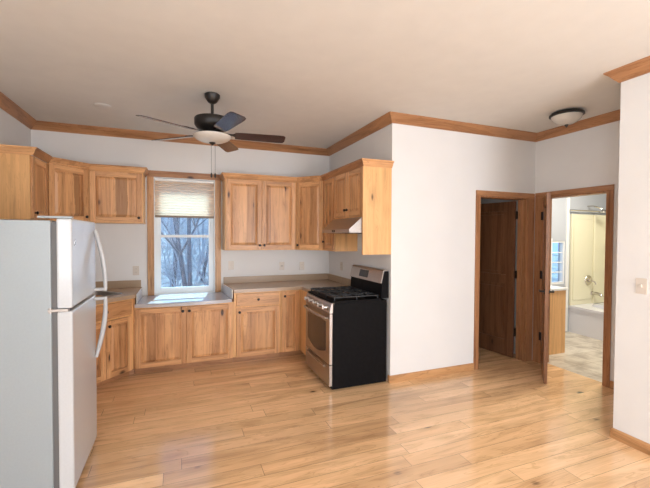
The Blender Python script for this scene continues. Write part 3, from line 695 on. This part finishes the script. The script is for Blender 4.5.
# ------------------------------------------------------------------ bathroom
t = thing('bathroom_vanity', 'wood-sided vanity cabinet just inside the bathroom doorway', 'vanity', (XB + .125, -1.700, 0))
bm = B(0, .56, 0, .72, .0, .85); link('body', bm, 'cab_side', t)
link('vanity_top', B(0, .59, -.015, .74, .8505, .88, bev=.004), 'white', t)
w2 = thing('window_2', 'small bathroom window with horizontal bars above the vanity', None, (3.62, -.95, .80), kind='structure')
bm = bmesh.new()
for s in (-1, 1): box(bm, min(s * .16, s * .135), max(s * .16, s * .135), .01, .07, 0, .70)
box(bm, -.135, .135, .01, .07, 0, .03); box(bm, -.135, .135, .01, .07, .67, .70)
for k in (1, 2, 3): box(bm, -.135, .135, .03, .05, .03 + .16 * k - .008, .03 + .16 * k + .008)
fo = link('window_frame', bm, 'white', w2); link('pane', B(-.135, .135, .038, .042, .03, .67), 'glass', w2)
bm = bmesh.new(); box(bm, .165, .225, -.02, -.0005, -.78, 1.6, .002); box(bm, -.20, -.165, -.02, -.0005, -.05, .74, .002); link('casing', bm, 'white', w2)
# tub and surround
TX0, TX1, TY1 = 3.88, 4.978, -.952
t = thing('bathtub', 'white bathtub with curved front under a bone coloured surround', 'bathtub', (TX0, TY1, 0))
bm = bmesh.new(); n = 14; L0 = 1.6; pts = [(0, 0)] + [(-.05 * math.sin(PI * k / n), -L0 * k / n) for k in range(1, n)] + [(0, -L0), (TX1 - TX0, -L0), (TX1 - TX0, 0)]
hole = [(.44 + .33 * math.cos(a) * 1, -.80 + .68 * math.sin(a)) for a in [2 * PI * k / 28 for k in range(28)]]
prism(bm, pts, .40, .44, [hole]); prism(bm, [(x + (.02 if x < .3 else 0), y) for x, y in pts], 0.001, .40, [hole]); bmesh.ops.remove_doubles(bm, verts=bm.verts, dist=.0001); link('tub_shell', bm, 'tub', t)
link('tub_bottom', B(.1, .78, -1.5, -.1, .06, .08), 'tub', t)
sr = thing('shower_surround', 'bone coloured acrylic shower surround with moulded shelves', 'shower surround', (TX0, TY1, .441))
bm = bmesh.new(); box(bm, 0, TX1 - TX0, -.02, -.0005, 0, 1.50, .004); box(bm, .0, .03, -.035, -.02, 0, 1.5, .005); box(bm, .06, .50, -.030, -.02, .08, 1.42, .008); box(bm, .54, .90, -.05, -.02, 0, 1.5, .012); link('end_panel', bm, 'surround', sr)
bm = bmesh.new(); box(bm, .898, TX1 - TX0 - .0005, -1.6, -.0505, 0, 1.50, .004)
for z in (.55, .95): box(bm, .80, .897, -.45, -.051, z, z + .03, .008)
link('side_panel', bm, 'surround', sr)
sf = thing('shower_fixture', 'nickel shower head, valve handle and tub spout on the surround wall', 'shower fixture', (4.30, -.985, 0))
bm = bmesh.new(); lathe(bm, [(.085, -.004), (.08, -.012), (.03, -.02), (.028, -.055), (.01, -.06)], (0, 0, .84), 'y', 22); tube(bm, [(0, -.055, .84), (.05, -.07, .82), (.09, -.07, .78)], .011); link('valve', bm, 'chrome', sf, smooth=True)
bm = bmesh.new(); lathe(bm, [(.035, -.003), (.03, -.015)], (.1, 0, .62), 'y', 16); tube(bm, [(.1, -.01, .62), (.1, -.10, .62), (.1, -.15, .605), (.1, -.16, .58)], .026, 12); link('spout', bm, 'chrome', sf, smooth=True)
bm = bmesh.new(); tube(bm, [(0, .034, 2.08), (0, -.06, 2.08), (.0, -.14, 2.05), (.02, -.18, 2.02)], .012); lathe(bm, [(.02, 0), (.06, -.03), (.062, -.045)], (.03, -.2, 2.01), 'z', 18); link('shower_head', bm, 'chrome', sf, smooth=True)
bm = bmesh.new(); tube(bm, [(3.81, -1.0, 2.0), (4.97, -1.0, 2.0)], .012); rod = link('shower_rail', bm, 'chrome', smooth=True); tag(rod, 'thin metal rail running above the shower surround', 'rail')
light('bathroom_ceiling_lamp', 'AREA', (3.3, -2.1, H - .05), 62, (1, .93, .80), (.5, .5), (0, 0, -1))

# ------------------------------------------------------------------ rear glass door & side window (behind the camera)
bm = bmesh.new()
for x in (-.8, .04, .88): box(bm, x, x + .08, YB - .12, YB - .06, 0, 2.3)
box(bm, -.8, .96, YB - .12, YB - .06, 2.22, 2.3); struct('door_3', bm, 'white')
bm = bmesh.new()
for y in (-7.4, -6.53, -5.66): box(bm, XL - .10, XL - .05, y, y + .06, .85, 2.2)
for z in (.85, 2.14): box(bm, XL - .10, XL - .05, -7.4, -5.6, z, z + .06)
struct('window_3', bm, 'white')

# ------------------------------------------------------------------ outdoors
bm = bmesh.new(); nx, ny = 40, 34; rnd = random.Random(3); grid = []
def gz(x, y): return -.35 + .012 * max(0, y - 2) ** 1.7 + .10 * math.sin(x * 1.3 + y * .7) + .06 * math.sin(x * 3.1 - y * 1.9)
for j in range(ny + 1):
    row = []
    for i in range(nx + 1):
        x = -22 + 44 * i / nx; y = .3 + 34 * (j / ny) ** 1.5; row.append(bm.verts.new((x, y, gz(x, y) + rnd.uniform(-.05, .05) * (y > 1))))
    grid.append(row)
for j in range(ny):
    for i in range(nx): bm.faces.new((grid[j][i], grid[j][i + 1], grid[j + 1][i + 1], grid[j + 1][i]))
o = link('hillside', bm, 'ground', kind='structure')
def branch(bm, p, d, L, r, depth, rng, seg=5, k=3):
    n = 4; pts = [p.copy()]; rad = [r]
    for i in range(n):
        d = (d + Vector((rng.uniform(-.16, .16), rng.uniform(-.16, .16), rng.uniform(-.05, .12)))).normalized(); p = p + d * L / n; pts.append(p.copy()); rad.append(r * (1 - .62 * (i + 1) / n))
    tube(bm, pts, rad, seg)
    if depth > 0:
        for _ in range(k):
            i = rng.randint(1, n); a = rng.uniform(0, 2 * PI); side = Vector((math.cos(a), math.sin(a), rng.uniform(.1, .8)))
            branch(bm, pts[i], (d * .7 + side).normalized(), L * rng.uniform(.45, .7), rad[i] * .55, depth - 1, rng, 4, k)
def tree(name, label, x, y, stems, h, r, mat, depth, k, seed, group=None, cat='tree'):
    rng = random.Random(seed); t = thing(name, label, cat, (x, y, gz(x, y) - .08), group=group)
    for dx, lean in stems:
        bm = bmesh.new(); branch(bm, Vector((dx, 0, 0)), Vector((lean, rng.uniform(-.05, .05), 1)).normalized(), h, r, depth, rng, 7, k)
        link('trunk', bm, mat, t, smooth=True)
    return t
tree('bare_tree', 'two-stemmed bare tree seen through the middle of the window', -1.86, 5.0, [(-.03, -.16), (.03, .06)], 5.5, .062, 'bark', 3, 5, 11)
rng = random.Random(5); n = 0
for y, cnt in ((6.5, 3), (8.5, 6), (11, 8), (14, 10), (18, 12)):
    for i in range(cnt):
        x = -1.8 + (i - cnt / 2 + .5) * (1.3 + y * .03) + rng.uniform(-.5, .5)
        tree('bare_tree', 'leafless woodland tree growing on the slope behind the two-stemmed tree', x, y + rng.uniform(-1, 1), [(0, rng.uniform(-.2, .2))], rng.uniform(4, 7), rng.uniform(.03, .065), 'bark' if rng.random() < .5 else 'twig', 3, 5, 100 + n, 'leafless trees on the slope'); n += 1
for i in range(44):
    y = rng.uniform(5.5, 15); x = -1.8 + (rng.random() - .5) * (y * .75)
    tree('bare_shrub', 'leafless shrub in the undergrowth outside the window', x, y, [(rng.uniform(-.15, .15), rng.uniform(-.5, .5)) for _ in range(4)], rng.uniform(1.4, 3.2), .016, 'twig', 2, 6, 300 + i, 'leafless shrubs outside the window', 'shrub')
